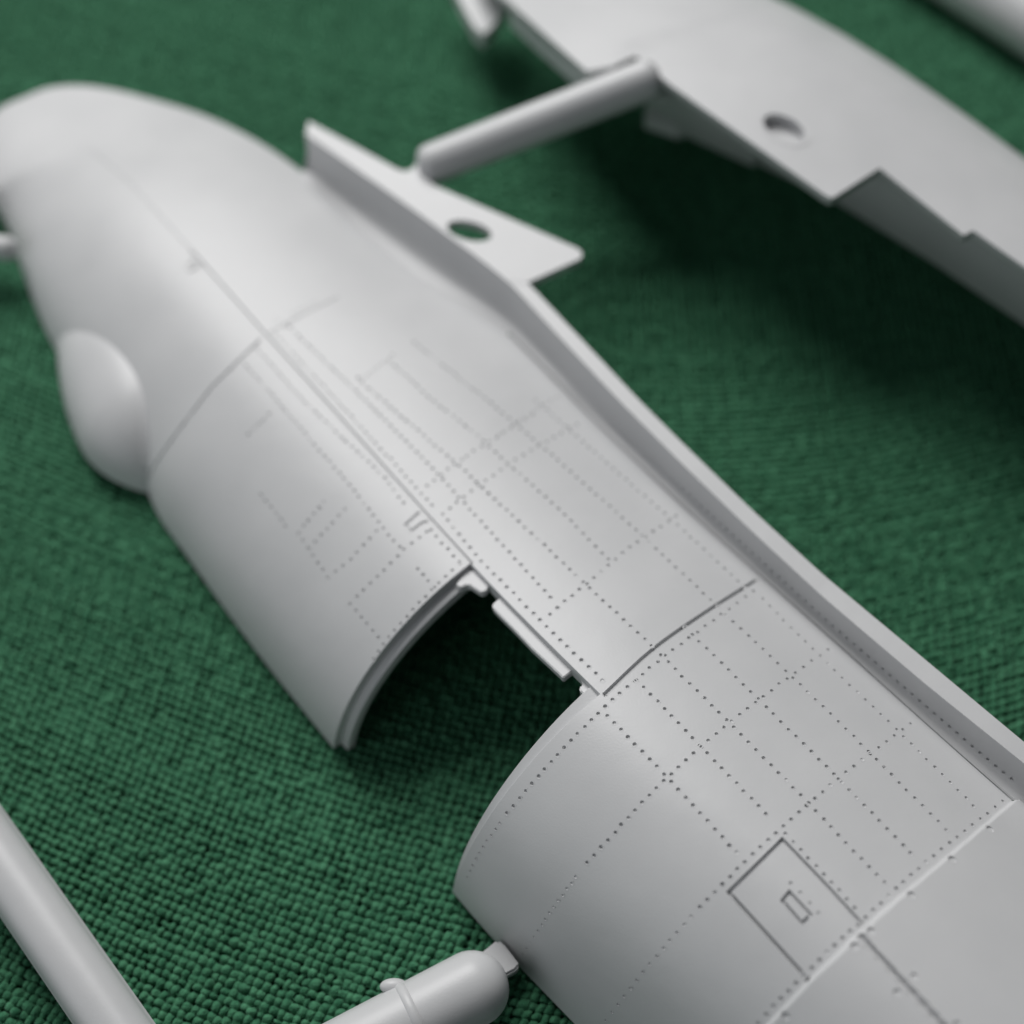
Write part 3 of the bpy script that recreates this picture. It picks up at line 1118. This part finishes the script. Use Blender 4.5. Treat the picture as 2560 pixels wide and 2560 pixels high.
# edge thickness below the outline, far side and wall
obj('skin_edge', gridmesh('skin_edge', np.stack([e3, e3 + DN * 0.10, e3 + DN * 0.10 + (r3 - e3) * 0.3], 1), False), PLASTIC, root2)
far = s3 * np.array([1, 1, 0]) + unit((s3 - r3) * np.array([1, 1, 0])) * 0.35 + np.array([0, 0, 0.03])
mid = s3 + unit((s3 - r3) * np.array([1, 1, 0])) * 0.28
mid[:, 2] *= 0.68
obj('far_side', gridmesh('far_side', np.stack([s3, s3 * 0.45 + mid * 0.55 + np.array([0, 0, 0.06]), mid, far], 1)), PLASTIC, root2)
WB = [(1610, 290), (1740, 352), (1880, 416), (1900, 412), (2084, 502), (2330, 655), (2560, 812), (2760, 945), (2960, 1080)]
wb = onz(lin_poly(WB, 200), 0.72)
obj('side_wall', gridmesh('side_wall', np.stack([wb + DN * 0.02 + TR * 0.1, wb, wb + np.array([0, 0, 1.02]) + TR * 0.10], 1), False), PLASTIC, root2)
k2 = np.where((pl(E2)[:, 0] > 1272) & (pl(E2)[:, 0] < 1468) & (np.arange(NR) < NR // 2))[0]
obj('side_wall', gridmesh('side_wall', np.stack([e3[k2] + DN * 0.002, e3[k2] + DN * 0.36 + TR * 0.03], 1), False), PLASTIC, root2)
brk = onz([(1612, 288), (1640, 232), (1700, 244), (1752, 300), (1700, 318)], 0.80)
obj('bracket', plate('bracket', brk, (0, 0, -0.2), bevel=0.02), PLASTIC, root2)
tipp = onz([(1110, -90), (1150, 0), (1186, 66), (1208, 84), (1228, 70), (1268, 16), (1330, -70)], 0.78)
obj('tail_tab', plate('tail_tab', tipp, (0, 0, -0.22)), PLASTIC, root2)

# ================================================================== sprue runners
def rod(name, label, p_a, p_b, z, r_px, group='sprue runners', dome=(True, True), seam=0.0, zb=None, squash=1.0):
    a, b = onz([p_a], z)[0], onz([p_b], z if zb is None else zb)[0]
    depth = ((a + b) / 2 - CAM) @ FWD
    r = r_px * depth / F_PX
    ax_ = unit(b - a)
    L_ = np.linalg.norm(b - a)
    n = 10
    cs_, rs_ = [], []
    ph = np.linspace(0, math.pi / 2, n)
    if dome[0]:
        for t in ph:
            cs_.append(a + ax_ * (r * squash * (1 - math.cos(t))))
            rs_.append(max(r * math.sin(t), 1e-4))
    else:
        cs_.append(a)
        rs_.append(r)
    for t in np.linspace(r * 1.15, L_ - r * 1.15, 12):
        cs_.append(a + ax_ * t)
        rs_.append(r)
    if dome[1]:
        for t in ph[::-1]:
            cs_.append(b - ax_ * (r * squash * (1 - math.cos(t))))
            rs_.append(max(r * math.sin(t), 1e-4))
    else:
        cs_.append(b)
        rs_.append(r)
    base_ = (a + b) / 2
    root = thing(name, label, 'sprue runner', (base_[0], base_[1], max(0.0, z - r)), group)
    obj('rod', revolve_path('rod', cs_, rs_, ax_, 56, seam=seam), PLASTIC, root)
    return root, a, b, r, ax_


# bottom runner with its moulding ring, lying on the cloth
rb, a, b, r, ax_ = rod('sprue_runner', 'short grey sprue runner with a raised ring, joining the lower edge of the fuselage', (560, 2800), (1262, 2428), 0.36, 92, dome=(False, True), seam=0.05)
ring_c = onz([(1035, 2546)], 0.36)[0]
ring_c = a + ax_ * ((ring_c - a) @ ax_)
rr2 = [r * 0.98, r * 1.035, r * 1.055, r * 1.035, r * 0.98]
obj('collar', revolve_path('collar', [ring_c + ax_ * t for t in (-0.045, -0.03, 0, 0.03, 0.045)], rr2, ax_, 56), PLASTIC, rb)
tabc = onz([(985, 2466)], 0.42)[0]
bm = bmesh.new()
bmesh.ops.create_uvsphere(bm, u_segments=20, v_segments=12, radius=0.085)
bmesh.ops.scale(bm, vec=(1.35, 0.75, 0.8), verts=bm.verts)
bmesh.ops.translate(bm, verts=bm.verts, vec=tuple(tabc))
obj('flash_tab', bm_mesh('flash_tab', bm, True), PLASTIC, rb)
gp = onz([(1190, 2392), (1244, 2348), (1262, 2362), (1300, 2412), (1290, 2425), (1262, 2440), (1232, 2462)], 0.24)
obj('gate', plate('gate', gp, (0, 0, -0.14), bevel=0.02), PLASTIC, rb)

# left runner on the cloth
rl, *_ = rod('sprue_runner', 'long thick grey sprue runner lying on the cloth at the lower left corner', (-210, 1846), (495, 2862), 0.36, 72, dome=(False, False), seam=0.05)
# upper runner bridging the two halves
ru, a, b, r, ax_ = rod('sprue_runner', 'grey round sprue runner bridging the wing tabs of the two fuselage halves', (1046, 424), (1652, 186), 1.18, 51, zb=1.85, squash=0.7)
gp = onz([(1012, 440), (1050, 395), (1095, 425), (1082, 458), (1050, 462)], 1.14)
obj('gate', plate('gate', gp, (0, 0, -0.12), bevel=0.02), PLASTIC, ru)
gp = onz([(1600, 150), (1650, 150), (1700, 222), (1676, 238), (1630, 235)], 1.40)
obj('gate', plate('gate', gp, (0, 0, -0.12), bevel=0.02), PLASTIC, ru)
# corner runner top right
rc, *_ = rod('sprue_runner', 'blurred grey sprue runner in the top right corner beyond the second half', (2200, -190), (2900, 260), 0.40, 78, dome=(False, False))
# stub at the left border
rs, *_ = rod('sprue_runner', 'small blurred sprue stub touching the tail at the left border', (-420, 575), (44, 624), 0.42, 31)
for t in (root1, root2, rb, rl, ru, rc, rs):
    settle(t)
    bpy.context.view_layer.update()
